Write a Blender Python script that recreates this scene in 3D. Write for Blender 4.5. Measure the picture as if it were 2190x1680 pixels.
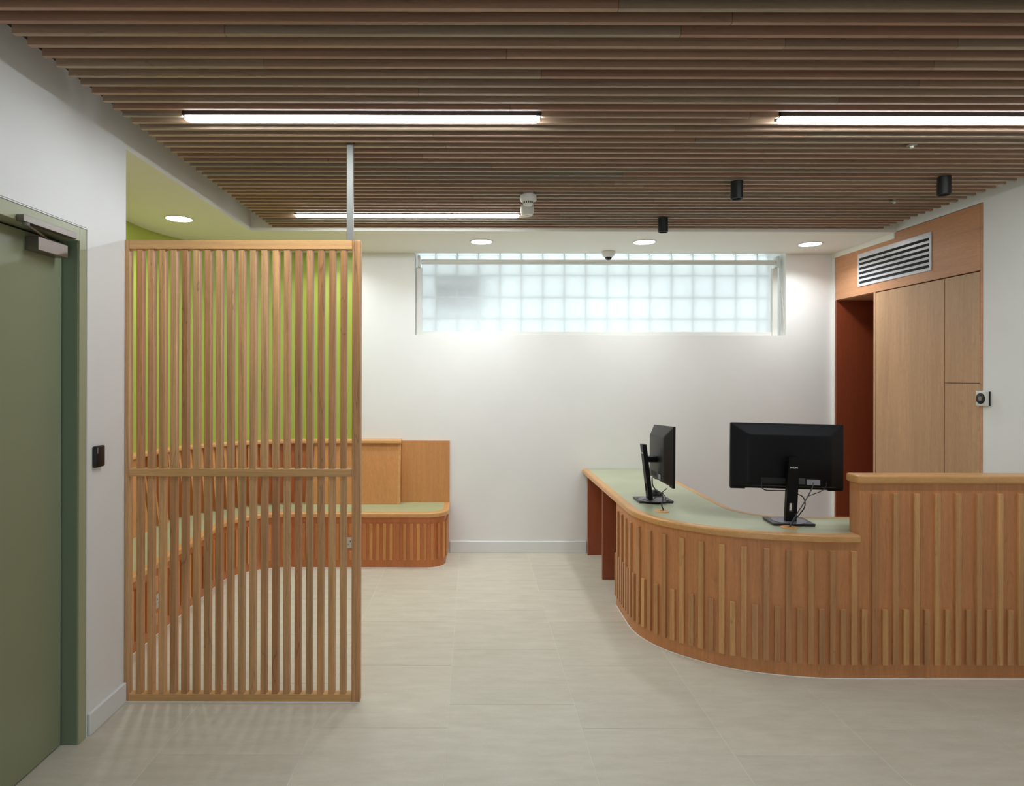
import bpy, bmesh, math, random
from math import pi, sin, cos, radians as R
from mathutils import Vector, Matrix
random.seed(7)
for o in list(bpy.data.objects): bpy.data.objects.remove(o)
C = bpy.context.scene.collection
sc = bpy.context.scene

# ---------------------------------------------------------------- camera / world / exposure
F = 1340.0; VX, VY = 1009.0, 803.0; CZ = 1.556
cd = bpy.data.cameras.new('camera'); cam = bpy.data.objects.new('camera', cd); C.objects.link(cam)
cd.sensor_fit = 'HORIZONTAL'; cd.sensor_width = 36.0; cd.lens = F/2190*36.0
cd.shift_x = (1095-VX)/2190; cd.shift_y = -(840-VY)/2190
cd.clip_start = 0.05; cd.clip_end = 60
cam.location = (0, 0, CZ)
cam.rotation_euler = (Matrix.Rotation(R(90), 3, 'X') @ Matrix.Rotation(0.0022, 3, 'Z')).to_euler()
sc.camera = cam
W = bpy.data.worlds.new('world'); sc.world = W; W.use_nodes = True
bg = W.node_tree.nodes['Background']; bg.inputs[0].default_value = (0.88, 0.945, 1.0, 1); bg.inputs[1].default_value = 1.85
vs = sc.view_settings; vs.view_transform = 'Standard'; vs.look = 'None'; vs.gamma = 1; vs.exposure = 0.22
try: vs.use_curve_mapping = False
except Exception: pass
E_BAR = 42.0; E_DOWN = 14.0; E_FRONT = 11.0; P_DOWN = 5.4

# ---------------------------------------------------------------- materials
def srgb(r, g, b):
    f = lambda c: ((c/255+0.055)/1.055)**2.4 if c > 10 else c/255/12.92
    return (f(r), f(g), f(b), 1)
def mat(name, col, rough=0.5, metal=0.0, spec=0.5, noise=0.0, nscale=8, bump=0.0):
    m = bpy.data.materials.new(name); m.use_nodes = True; nt = m.node_tree; p = nt.nodes['Principled BSDF']
    p.inputs['Base Color'].default_value = col; p.inputs['Roughness'].default_value = rough
    p.inputs['Metallic'].default_value = metal; p.inputs['Specular IOR Level'].default_value = spec
    if noise > 0 or bump > 0:
        tc = nt.nodes.new('ShaderNodeTexCoord'); n = nt.nodes.new('ShaderNodeTexNoise')
        n.inputs['Scale'].default_value = nscale; n.inputs['Detail'].default_value = 6
        nt.links.new(tc.outputs['Object'], n.inputs['Vector'])
        if noise > 0:
            r = nt.nodes.new('ShaderNodeValToRGB'); r.color_ramp.elements[0].position = .3; r.color_ramp.elements[1].position = .7
            r.color_ramp.elements[0].color = tuple(c*(1-noise) for c in col[:3])+(1,)
            r.color_ramp.elements[1].color = tuple(min(1, c*(1+noise)) for c in col[:3])+(1,)
            nt.links.new(n.outputs['Fac'], r.inputs[0]); nt.links.new(r.outputs[0], p.inputs['Base Color'])
        if bump > 0:
            b = nt.nodes.new('ShaderNodeBump'); b.inputs['Strength'].default_value = bump; b.inputs['Distance'].default_value = .002
            nt.links.new(n.outputs['Fac'], b.inputs['Height']); nt.links.new(b.outputs[0], p.inputs['Normal'])
    return m
def emis(name, col, s):
    m = bpy.data.materials.new(name); m.use_nodes = True; nt = m.node_tree; nt.nodes.clear()
    e = nt.nodes.new('ShaderNodeEmission'); e.inputs[0].default_value = col; e.inputs[1].default_value = s
    o = nt.nodes.new('ShaderNodeOutputMaterial'); nt.links.new(e.outputs[0], o.inputs[0]); return m
def wood(name, tones, axis='Z', fine=90, coarse=9, streak=0.35, rough=0.42, rand=1.0, fleck=0.25):
    """tones: list of colours; each object picks its own tone by its random number; grain runs along axis"""
    m = bpy.data.materials.new(name); m.use_nodes = True; nt = m.node_tree; N = nt.nodes; L = nt.links
    p = N['Principled BSDF']; p.inputs['Roughness'].default_value = rough
    tc = N.new('ShaderNodeTexCoord'); oi = N.new('ShaderNodeObjectInfo')
    sh = N.new('ShaderNodeVectorMath'); sh.operation = 'SCALE'; sh.inputs[0].default_value = (37.0, 23.0, 31.0)
    L.new(oi.outputs['Random'], sh.inputs['Scale'])
    ad = N.new('ShaderNodeVectorMath'); ad.operation = 'ADD'; L.new(tc.outputs['Object'], ad.inputs[0])
    if rand: L.new(sh.outputs[0], ad.inputs[1])
    def stretched(k, lo):
        mp = N.new('ShaderNodeMapping')
        s = [k, k, k]; s['XYZ'.index(axis)] = lo; mp.inputs['Scale'].default_value = s
        L.new(ad.outputs[0], mp.inputs[0]); n = N.new('ShaderNodeTexNoise'); n.inputs['Scale'].default_value = 1
        n.inputs['Detail'].default_value = 5; n.inputs['Distortion'].default_value = .6
        L.new(mp.outputs[0], n.inputs[0]); return n
    n1 = stretched(fine, 2.5); n2 = stretched(coarse, .6); n3 = stretched(fine*2.2, 30)
    ra = N.new('ShaderNodeValToRGB'); el = ra.color_ramp.elements
    el[0].color = tones[0]; el[-1].color = tones[-1]
    for i, t in enumerate(tones[1:-1]): e = el.new((i+1)/(len(tones)-1)); e.color = t
    L.new(oi.outputs['Random'], ra.inputs[0])
    if not rand:
        L.new(n2.outputs['Fac'], ra.inputs[0])
    def mul(a, fac, lo, hi):
        mr = N.new('ShaderNodeMapRange'); mr.inputs['From Min'].default_value = .3; mr.inputs['From Max'].default_value = .7
        mr.inputs['To Min'].default_value = lo; mr.inputs['To Max'].default_value = hi; L.new(fac, mr.inputs[0])
        v = N.new('ShaderNodeVectorMath'); v.operation = 'SCALE'; L.new(a, v.inputs[0]); L.new(mr.outputs[0], v.inputs['Scale']); return v.outputs[0]
    c = mul(ra.outputs[0], n1.outputs['Fac'], 1-streak*.55, 1+streak*.25)
    c = mul(c, n2.outputs['Fac'], 1-streak*.5, 1+streak*.25)
    c = mul(c, n3.outputs['Fac'], 1-fleck*.3, 1+fleck*.2)
    # darker heartwood figure lines, each board at its own place
    mp = N.new('ShaderNodeMapping'); s = [14, 14, 14]; s['XYZ'.index(axis)] = 1.1; mp.inputs['Scale'].default_value = s
    L.new(ad.outputs[0], mp.inputs[0]); n4 = N.new('ShaderNodeTexNoise'); n4.inputs['Scale'].default_value = 1; n4.inputs['Detail'].default_value = 2; n4.inputs['Distortion'].default_value = 1.2
    L.new(mp.outputs[0], n4.inputs[0])
    ab = N.new('ShaderNodeMath'); ab.operation = 'SUBTRACT'; ab.inputs[1].default_value = .62; L.new(n4.outputs['Fac'], ab.inputs[0])
    a2 = N.new('ShaderNodeMath'); a2.operation = 'ABSOLUTE'; L.new(ab.outputs[0], a2.inputs[0])
    mr = N.new('ShaderNodeMapRange'); mr.inputs['From Max'].default_value = .011; mr.inputs['To Min'].default_value = 1-streak*.75; mr.inputs['To Max'].default_value = 1
    L.new(a2.outputs[0], mr.inputs[0]); v = N.new('ShaderNodeVectorMath'); v.operation = 'SCALE'; L.new(c, v.inputs[0]); L.new(mr.outputs[0], v.inputs['Scale'])
    L.new(v.outputs[0], p.inputs['Base Color'])
    b = N.new('ShaderNodeBump'); b.inputs['Strength'].default_value = .08; b.inputs['Distance'].default_value = .001
    L.new(n1.outputs['Fac'], b.inputs['Height']); L.new(b.outputs[0], p.inputs['Normal'])
    return m

M = {}
M['white'] = mat('white_paint', srgb(240, 239, 236), .55, noise=.015, nscale=3, bump=.03)
M['ceil'] = mat('ceiling_paint', srgb(240, 237, 226), .6)
M['dark'] = mat('dark_backing', srgb(46, 40, 34), .9)
M['green'] = mat('green_paint', srgb(170, 181, 82), .34, noise=.02, nscale=3)
M['skirt'] = mat('skirting_gloss', srgb(232, 233, 231), .35)
M['door'] = mat('sage_door_paint', srgb(142, 148, 118), .33, noise=.02, nscale=2)
M['frame'] = mat('sage_paint_lit', srgb(168, 170, 138), .35)  # same green as the leaf, with brighter light put into the colour
M['jamb'] = mat('sage_paint_shaded', srgb(126, 142, 120), .4)  # frame's green again, with the shade of the reveal put into the colour
M['seal'] = mat('shadow_gap', srgb(30, 30, 28), .8)
M['grout'] = mat('pale_grout', srgb(226, 221, 206), .8)
M['lino'] = mat('sage_lino', srgb(176, 182, 142), .33, noise=.05, nscale=5)
M['lino_desk'] = mat('sage_lino_desk', srgb(178, 182, 150), .28, noise=.07, nscale=4)
M['steel'] = mat('brushed_steel', srgb(130, 129, 122), .5, .3)
M['closer'] = mat('closer_steel', srgb(136, 128, 122), .36, .8)
M['black'] = mat('black_plastic', srgb(18, 17, 19), .4, noise=.05, nscale=60)
M['blackm'] = mat('black_monitor_shell', srgb(14, 13, 15), .42, spec=.22)
M['basegrey'] = mat('dark_grey_base', srgb(46, 42, 46), .38)
M['silver'] = mat('grey_swivel_disc', srgb(120, 116, 128), .35, .3)
M['spot'] = mat('black_metal', srgb(14, 14, 16), .45)
M['plastic'] = mat('white_plastic', srgb(222, 221, 214), .4)
M['plgrey'] = mat('grey_plastic', srgb(128, 124, 116), .5)
M['alu'] = mat('white_grille_metal', srgb(216, 216, 222), .3, .1)
M['sticker'] = mat('silver_sticker', srgb(150, 150, 156), .5)
M['stickerd'] = mat('dark_sticker', srgb(70, 70, 72), .5)
M['glassdark'] = mat('dark_dome_glass', srgb(16, 14, 22), .08)
M['socket'] = mat('brushed_socket_plate', srgb(196, 192, 180), .35, .5)
M['cord'] = mat('white_cord', srgb(205, 200, 190), .6)
M['outbox'] = mat('grey_outdoor_box', srgb(92, 92, 98), .7)
M['bar'] = emis('linear_diffuser', (.87, .945, 1.0, 1), E_BAR)
M['added_bars'] = emis('added_bar_diffuser', (.82, .92, 1.0, 1), E_FRONT)  # glow of the added, unseen fill bars
M['down'] = emis('downlight_lens', (1.0, .98, .95, 1), E_DOWN)
M['slat'] = wood('ceiling_slat_wood', [srgb(176, 140, 114), srgb(174, 149, 124), srgb(158, 146, 128), srgb(184, 154, 126), srgb(172, 130, 106), srgb(166, 147, 124)], 'X', streak=.25, rough=.5)
M['screen'] = wood('screen_beech', [srgb(228, 174, 116), srgb(220, 164, 112), srgb(208, 148, 96), srgb(228, 180, 126), srgb(200, 140, 92), srgb(216, 168, 116)], 'Z', streak=.5)
M['screenx'] = wood('screen_rail_beech', [srgb(220, 170, 112), srgb(216, 166, 110)], 'X', streak=.25, rand=0)
M['batten'] = wood('batten_beech', [srgb(218, 162, 106), srgb(196, 140, 92), srgb(224, 170, 110), srgb(188, 130, 86), srgb(208, 154, 104)], 'Z', streak=.35)
M['desk'] = wood('desk_veneer', [srgb(206, 138, 86), srgb(212, 146, 94)], 'Z', fine=60, coarse=6, streak=.22, rand=0)
M['nose'] = wood('nosing_beech', [srgb(222, 168, 106), srgb(214, 156, 96)], 'X', fine=40, coarse=5, streak=.18, rand=0, rough=.32)
M['bench'] = wood('bench_veneer', [srgb(202, 120, 66), srgb(208, 128, 72)], 'Z', fine=60, coarse=6, streak=.18, rand=0)
M['back'] = wood('backrest_veneer', [srgb(214, 150, 90), srgb(208, 144, 86)], 'Z', fine=60, coarse=5, streak=.16, rand=0)
M['benchb'] = wood('bench_batten_beech', [srgb(220, 148, 84), srgb(206, 132, 72), srgb(224, 156, 90), srgb(198, 122, 66)], 'Z', streak=.3)
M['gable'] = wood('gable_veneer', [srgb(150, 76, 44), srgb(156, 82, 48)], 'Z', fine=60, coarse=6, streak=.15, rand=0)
M['cupb'] = wood('cupboard_veneer', [srgb(204, 146, 104), srgb(210, 152, 110)], 'Y', fine=60, coarse=6, streak=.16, rand=0)
M['cupd'] = wood('cupboard_door_veneer', [srgb(192, 148, 108), srgb(200, 158, 118)], 'Z', fine=60, coarse=7, streak=.16, rand=0)
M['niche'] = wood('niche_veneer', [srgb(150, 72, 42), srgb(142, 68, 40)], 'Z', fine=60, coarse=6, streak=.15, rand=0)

def tile_mat():
    m = bpy.data.materials.new('floor_tile_stoneware'); m.use_nodes = True; nt = m.node_tree; N = nt.nodes; L = nt.links; p = N['Principled BSDF']
    p.inputs['Roughness'].default_value = .5
    g = N.new('ShaderNodeNewGeometry'); mp = N.new('ShaderNodeMapping'); mp.inputs['Scale'].default_value = (2.2, 9, 1); L.new(g.outputs['Position'], mp.inputs[0])
    n = N.new('ShaderNodeTexNoise'); n.inputs['Scale'].default_value = 2; n.inputs['Detail'].default_value = 10; n.inputs['Roughness'].default_value = .7; L.new(mp.outputs[0], n.inputs[0])
    n2 = N.new('ShaderNodeTexNoise'); n2.inputs['Scale'].default_value = 160; n2.inputs['Detail'].default_value = 3; L.new(g.outputs['Position'], n2.inputs[0])
    r = N.new('ShaderNodeValToRGB'); r.color_ramp.elements[0].position = .3; r.color_ramp.elements[1].position = .7
    r.color_ramp.elements[0].color = srgb(200, 191, 172); r.color_ramp.elements[1].color = srgb(215, 207, 190)
    L.new(n.outputs['Fac'], r.inputs[0])
    oi = N.new('ShaderNodeObjectInfo'); a = N.new('ShaderNodeMapRange'); a.inputs['To Min'].default_value = .97; a.inputs['To Max'].default_value = 1.03; L.new(oi.outputs['Random'], a.inputs[0])
    b = N.new('ShaderNodeMapRange'); b.inputs['From Min'].default_value = .3; b.inputs['From Max'].default_value = .7; b.inputs['To Min'].default_value = .97; b.inputs['To Max'].default_value = 1.03; L.new(n2.outputs['Fac'], b.inputs[0])
    mu = N.new('ShaderNodeMath'); mu.operation = 'MULTIPLY'; L.new(a.outputs[0], mu.inputs[0]); L.new(b.outputs[0], mu.inputs[1])
    v = N.new('ShaderNodeVectorMath'); v.operation = 'SCALE'; L.new(r.outputs[0], v.inputs[0]); L.new(mu.outputs[0], v.inputs['Scale']); L.new(v.outputs[0], p.inputs['Base Color'])
    return m
M['tile'] = tile_mat()
def block_mat():
    m = bpy.data.materials.new('pressed_glass'); m.use_nodes = True; nt = m.node_tree; N = nt.nodes; L = nt.links; N.clear()
    o = N.new('ShaderNodeOutputMaterial'); t = N.new('ShaderNodeBsdfTranslucent'); t.inputs[0].default_value = (.95, .99, .985, 1)
    g = N.new('ShaderNodeBsdfGlossy'); g.inputs['Roughness'].default_value = .12; g.inputs[0].default_value = (.9, 1, 1, 1)
    x = N.new('ShaderNodeMixShader'); x.inputs[0].default_value = .07; L.new(t.outputs[0], x.inputs[1]); L.new(g.outputs[0], x.inputs[2])
    L.new(x.outputs[0], o.inputs[0]); return m
M['block'] = block_mat()
def rim_mat():
    m = bpy.data.materials.new('glass_block_rim'); m.use_nodes = True; nt = m.node_tree; N = nt.nodes; N.clear()
    o = N.new('ShaderNodeOutputMaterial'); t = N.new('ShaderNodeBsdfTranslucent'); t.inputs[0].default_value = (.93, .955, .95, 1)
    nt.links.new(t.outputs[0], o.inputs[0]); return m
M['rim'] = rim_mat()
def block_mesh(w, h, g0=.006, g1=.006):
    bm = bmesh.new(); box(bm, g0, w-g1, 0, .08, .006, h-.006)
    bm.faces.ensure_lookup_table(); bm.normal_update()
    caps = [f for f in bm.faces if abs(f.normal.y) > .9]
    for f in bm.faces: f.material_index = 1
    r = bmesh.ops.inset_individual(bm, faces=caps, thickness=.017, depth=0)
    for f in caps:
        f.material_index = 0
        for v in f.verts: v.co.y += .004 if v.co.y < .04 else -.004
    return mesh('glass_block', bm, ['block', 'rim'])
def fabric_mat():
    m = bpy.data.materials.new('sheer_blind_fabric'); m.use_nodes = True; nt = m.node_tree; N = nt.nodes; L = nt.links; N.clear()
    o = N.new('ShaderNodeOutputMaterial'); t = N.new('ShaderNodeBsdfTranslucent'); t.inputs[0].default_value = (.93, .94, .95, 1)
    d = N.new('ShaderNodeBsdfDiffuse'); d.inputs[0].default_value = (.85, .86, .87, 1)
    a = N.new('ShaderNodeMixShader'); a.inputs[0].default_value = .45; L.new(t.outputs[0], a.inputs[1]); L.new(d.outputs[0], a.inputs[2])
    tr = N.new('ShaderNodeBsdfTransparent'); x = N.new('ShaderNodeMixShader'); x.inputs[0].default_value = .40
    L.new(tr.outputs[0], x.inputs[1]); L.new(a.outputs[0], x.inputs[2]); L.new(x.outputs[0], o.inputs[0]); return m
M['fabric'] = fabric_mat()

# ---------------------------------------------------------------- mesh helpers
def box(bm, x0, x1, y0, y1, z0, z1, bev=0.0, seg=1, mi=0):
    v = [bm.verts.new(p) for p in ((x0,y0,z0),(x1,y0,z0),(x1,y1,z0),(x0,y1,z0),(x0,y0,z1),(x1,y0,z1),(x1,y1,z1),(x0,y1,z1))]
    fs = [bm.faces.new([v[i] for i in q]) for q in ((0,3,2,1),(4,5,6,7),(0,1,5,4),(1,2,6,5),(2,3,7,6),(3,0,4,7))]
    for f in fs: f.material_index = mi
    if bev > 0:
        es = set(e for f in fs for e in f.edges)
        r = bmesh.ops.bevel(bm, geom=list(es), offset=bev, segments=seg, affect='EDGES', profile=.5)
    return v
def lathe(bm, prof, seg=32, c=(0,0,0)):
    rings = []
    for r, z in prof:
        if r < 1e-6: rings.append([bm.verts.new((c[0], c[1], c[2]+z))])
        else: rings.append([bm.verts.new((c[0]+r*cos(2*pi*i/seg), c[1]+r*sin(2*pi*i/seg), c[2]+z)) for i in range(seg)])
    for a, b in zip(rings, rings[1:]):
        for i in range(seg):
            j = (i+1) % seg
            if len(a) == 1 and len(b) == 1: continue
            if len(a) == 1: bm.faces.new((a[0], b[j], b[i]))
            elif len(b) == 1: bm.faces.new((a[i], a[j], b[0]))
            else: bm.faces.new((a[i], a[j], b[j], b[i]))
def catmull(P, n=8):
    P = [Vector(p) for p in P]; out = []
    for i in range(len(P)-1):
        p0 = P[max(i-1, 0)]; p1 = P[i]; p2 = P[i+1]; p3 = P[min(i+2, len(P)-1)]
        for k in range(n):
            t = k/n
            out.append(.5*((2*p1)+(p2-p0)*t+(2*p0-5*p1+4*p2-p3)*t*t+(3*p1-p0-3*p2+p3)*t**3))
    out.append(P[-1]); return out
def tube(bm, P, r, seg=8, n=8):
    pts = catmull(P, n) if n > 1 else [Vector(p) for p in P]
    rings = []; up = Vector((0, 0, 1))
    for i, p in enumerate(pts):
        t = (pts[min(i+1, len(pts)-1)]-pts[max(i-1, 0)]).normalized()
        a = t.cross(up)
        if a.length < 1e-3: a = t.cross(Vector((1, 0, 0)))
        a.normalize(); b = t.cross(a)
        rings.append([bm.verts.new(p+r*(cos(2*pi*k/seg)*a+sin(2*pi*k/seg)*b)) for k in range(seg)])
    for A, B in zip(rings, rings[1:]):
        for k in range(seg): bm.faces.new((A[k], A[(k+1)%seg], B[(k+1)%seg], B[k]))
    bm.faces.new(rings[0][::-1]); bm.faces.new(rings[-1])
def arc(cx, cy, r, a0, a1, n):
    return [(cx+r*cos(R(a0+(a1-a0)*i/n)), cy+r*sin(R(a0+(a1-a0)*i/n))) for i in range(n+1)]
def dedupe(P):
    out = [P[0]]
    for p in P[1:]:
        if math.hypot(p[0]-out[-1][0], p[1]-out[-1][1]) > 1e-4: out.append(p)
    return out
def norms(P):
    ns = []
    for i in range(len(P)):
        def d(a, b):
            v = Vector((b[0]-a[0], b[1]-a[1])); v.normalize(); return Vector((v.y, -v.x))
        if i == 0: n = d(P[0], P[1])
        elif i == len(P)-1: n = d(P[-2], P[-1])
        else:
            a = d(P[i-1], P[i]); b = d(P[i], P[i+1]); n = (a+b).normalized(); n = n/max(.3, n.dot(a))
        ns.append(n)
    return ns
def offset(P, d):
    return [(p[0]+n.x*d, p[1]+n.y*d) for p, n in zip(P, norms(P))]
def sweep(bm, P, prof):
    """prof: closed ring of (outward offset, z)"""
    P = dedupe(P); ns = norms(P); rings = []
    for p, n in zip(P, ns): rings.append([bm.verts.new((p[0]+n.x*o, p[1]+n.y*o, z)) for o, z in prof])
    k = len(prof)
    for A, B in zip(rings, rings[1:]):
        for i in range(k): bm.faces.new((A[i], A[(i+1)%k], B[(i+1)%k], B[i]))
    bm.faces.new(rings[0][::-1]); bm.faces.new(rings[-1])
def prism(bm, poly, z0, z1):
    a = [bm.verts.new((x, y, z0)) for x, y in poly]; b = [bm.verts.new((x, y, z1)) for x, y in poly]
    bm.faces.new(a[::-1]); bm.faces.new(b); n = len(poly)
    for i in range(n): bm.faces.new((a[i], a[(i+1)%n], b[(i+1)%n], b[i]))
def resample(P, step=None, s0=0.0, s1=None):
    L = [0]
    for a, b in zip(P, P[1:]): L.append(L[-1]+math.hypot(b[0]-a[0], b[1]-a[1]))
    return L
def at(P, L, s):
    for i in range(len(L)-1):
        if L[i] <= s <= L[i+1]:
            t = (s-L[i])/(L[i+1]-L[i]); x = P[i][0]+(P[i+1][0]-P[i][0])*t; y = P[i][1]+(P[i+1][1]-P[i][1])*t
            ang = math.atan2(P[i+1][1]-P[i][1], P[i+1][0]-P[i][0]); return x, y, ang
    return None
def mesh(name, bm, mats):
    bmesh.ops.recalc_face_normals(bm, faces=bm.faces[:])
    me = bpy.data.meshes.new(name); bm.to_mesh(me); bm.free()
    for m in (mats if isinstance(mats, (list, tuple)) else [mats]): me.materials.append(M[m])
    return me
def link(name, me, parent=None, loc=(0,0,0), rot=(0,0,0)):
    o = bpy.data.objects.new(name, me); C.objects.link(o); o.location = loc; o.rotation_euler = rot
    if parent is not None: o.parent = parent
    return o
def obj(name, bm, mats, parent=None, loc=(0,0,0), rot=(0,0,0), smooth=False):
    me = mesh(name, bm, mats)
    if smooth:
        for p in me.polygons: p.use_smooth = True
        try: me.set_sharp_from_angle(angle=R(35))
        except Exception: pass
    return link(name, me, parent, loc, rot)
def tag(o, label, cat, group=None):
    o['label'] = label; o['category'] = cat
    if group: o['group'] = group
    return o
def empty(name, loc=(0,0,0), rot=(0,0,0)):
    o = bpy.data.objects.new(name, None); C.objects.link(o); o.location = loc; o.rotation_euler = rot; o.empty_display_size = .1; return o
def thing(name, label, cat, loc=(0,0,0), rot=(0,0,0), group=None): return tag(empty(name, loc, rot), label, cat, group)
def struct(o): o['kind'] = 'structure'; return o
def copy_tree(o, parent=None):
    c = o.copy(); C.objects.link(c); c.parent = parent
    for ch in list(o.children): copy_tree(ch, c)
    return c
def B(x0, x1, y0, y1, z0, z1, bev=0, seg=1):
    bm = bmesh.new(); box(bm, x0, x1, y0, y1, z0, z1, bev, seg); return bm

# ---------------------------------------------------------------- room constants
XL, XR, YB, YR = -1.655, 3.17, 5.514, -2.2
ZC, ZU, ZS = 2.634, 2.80, 2.656        # low ceiling, upper backing, underside of slats
YK = 4.68                               # front of the low ceiling

# floor: grout bed and tiles
fl = struct(obj('floor', B(-2.55, 3.9, YR-.1, 5.95, -.12, -.0012), 'grout'))
PX, PY, X0, Y0 = .5935, .597, -.103, 2.569
offs = {-3: 2, -2: 0, -1: 1, 0: 0, 1: 1, 2: 2, 3: 1, 4: 0, 5: 1, 6: 0, 7: 2, 8: 1}   # strip -> third-of-a-tile stagger
tile_cache = {}
for k in range(-4, 7):
    xa, xb = X0+k*PX, X0+(k+1)*PX
    st = offs.get(k+2, 0)
    for j in range(-9, 7):
        ya = Y0+st*.199+j*PY; yb = ya+PY
        a, b, c_, d = max(xa, -2.5), min(xb, 3.85), max(ya, YR-.05), min(yb, 5.6)
        if b-a < .02 or d-c_ < .02: continue
        key = (round(b-a, 4), round(d-c_, 4))
        if key not in tile_cache:
            tile_cache[key] = mesh('tile', B(.0013, b-a-.0013, .0011, d-c_-.0011, -.01, 0, .0008), 'tile')
        link('tile', tile_cache[key], fl, (a, c_, 0))

# ceiling: dark upper backing, white dropped part, slats as its parts
bm = bmesh.new()
box(bm, -2.6, 3.9, YR-.1, 5.95, ZU, ZU+.1, mi=1)
box(bm, -2.55, XL, 2.9951, YB+.02, ZC, ZU); box(bm, XL, XR, YK, YB, ZC, ZU)
ce = struct(obj('ceiling', bm, ['ceil', 'dark']))
# walls
bm = bmesh.new()
DY0, DY1, DZ = 1.72, 2.690, 2.186
box(bm, XL-.16, XL, YR-.1, DY0, 0, ZU); box(bm, XL-.16, XL, DY1, 2.995, 0, ZU); box(bm, XL-.16, XL, DY0, DY1, DZ, ZU)
box(bm, -2.6, XL-.16, 2.85, 2.995, 0, ZU)
struct(obj('wall_left', bm, 'white'))
bm = bmesh.new()
WX0, WX1, WZ0, WZ1 = -.502, 2.761, 1.914, 2.70
box(bm, -1.01, 3.95, YB, 5.95, 0, WZ0); box(bm, -1.01, WX0, YB, 5.95, WZ0, ZU); box(bm, WX1, 3.95, YB, 5.95, WZ0, ZU); box(bm, WX0, WX1, YB, 5.95, WZ1, ZU)
struct(obj('wall_back', bm, 'white'))
bm = bmesh.new()
sweep(bm, [(-2.42, 2.9), (-2.42, 4.514)]+arc(-1.42, 4.514, 1.0, 180, 90, 40)+[(-1.01, YB)], [(0, 0), (0, ZU), (-.12, ZU), (-.12, 0)])
struct(obj('wall_alcove', bm, 'green', smooth=True))
bm = bmesh.new()
box(bm, XR, XR+.15, YR-.1, 3.887, 0, ZU); box(bm, XR, XR+.1, 3.887, YB, 2.64, ZU); box(bm, XR, XR+.5, 5.476, YB, 0, 2.64); box(bm, 3.85, 3.95, 3.7, YB+.1, 0, ZU); box(bm, XR+.15, 3.95, 3.75, 3.886, 0, ZU)
struct(obj('wall_right', bm, 'white'))
bm = bmesh.new()   # rear wall with an unseen entrance opening, added to let daylight in
EX0, EX1, EZ = -.6, 1.2, 2.15
box(bm, XL-.16, EX0, YR-.2, YR, 0, ZU); box(bm, EX1, XR+.15, YR-.2, YR, 0, ZU); box(bm, EX0, EX1, YR-.2, YR, EZ, ZU)
struct(obj('wall_rear', bm, 'white'))
d2 = struct(empty('added_entrance', (EX0, YR-.1, 0)))  # unseen opening, added as a daylight source behind the camera
for a, b in ((EX0, EX0+.06), ((EX0+EX1)/2-.04, (EX0+EX1)/2+.04), (EX1-.06, EX1)): obj('added_entrance_bar', B(a, b, YR-.13, YR-.07, 0, EZ, .002), 'frame', d2, (-EX0, -YR+.1, 0))
obj('added_entrance_bar', B(EX0+.06, EX1-.06, YR-.13, YR-.07, EZ-.06, EZ, .002), 'frame', d2, (-EX0, -YR+.1, 0))
struct(obj('trim_1', B(XR-.012, XR, YK+.01, YB, 2.589, ZC, .002), 'ceil'))
struct(obj('baseboard_left', B(XL, XL+.015, 2.700, 2.983, 0, .095, .003), 'skirt'))
struct(obj('baseboard_back', B(-.19, 1.01, YB-.014, YB, 0, .105, .003), 'skirt'))
struct(obj('baseboard_right', B(1.60, XR, YB-.014, YB, 0, .105, .003), 'skirt'))

# ---------------------------------------------------------------- ceiling slats
HS = ZS-CZ; SX0, SX1 = -1.487, 3.056; SW = .018; PS = .0711; YF0 = 1.896
joints_px = [(1324, 12), (1570, 40), (1456, 72), (1673, 104), (1082, 118), (893, 197), (1965, 182), (1987, 150), (924, 287), (952, 312), (1602, 250), (903, 335), (1050, 356), (1630, 327), (866, 386), (1312, 392), (935, 438), (700, 345), (1735, 283), (1375, 402), (2045, 100), (1090, 230), (560, 140), (1180, 480), (480, 75)]
rows = {}
for x, y in joints_px:
    v = VY-y; k = round((F*HS/v-YF0)/PS+.3); rows.setdefault(k, []).append((x-VX)*HS/v)
bars = [(-1.226, .288, 2.68), (1.308, 2.822, 2.68), (-1.211, .318, 4.304)]
added_bars = [(-1.22, .30, 1.055), (1.308, 2.822, 1.055)]  # unseen bars added ahead of the visible row as fill light
slat_me = {}
def slat(xa, xb, y):
    key = round(xb-xa, 3)
    if key not in slat_me: slat_me[key] = mesh('slat', B(0, xb-xa, 0, SW, 0, .05, .0012), 'slat')
    link('slat', slat_me[key], ce, (xa, y, ZS))
for k in range(-26, 40):
    yf = YF0+k*PS; ya = yf-SW
    cuts = sorted([j for j in rows.get(k, []) if SX0+.2 < j < SX1-.2])
    if not cuts: cuts = [SX0+1.0+random.random()*2.4]
    if k < -1: cuts = [.7]
    segs = []; p = SX0
    for c_ in cuts+[SX1]: segs.append((p+.0005 if p > SX0 else p, c_-.0005 if c_ < SX1 else c_)); p = c_
    for (bx0, bx1, by) in bars+added_bars:
        if ya < by+.036 and yf > by-.036:
            new = []
            for a, b in segs:
                if b <= bx0-.004 or a >= bx1+.004: new.append((a, b)); continue
                if a < bx0-.03: new.append((a, bx0-.006))
                if b > bx1+.03: new.append((bx1+.006, b))
            segs = new
    for a, b in segs: slat(a, b, ya)

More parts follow.
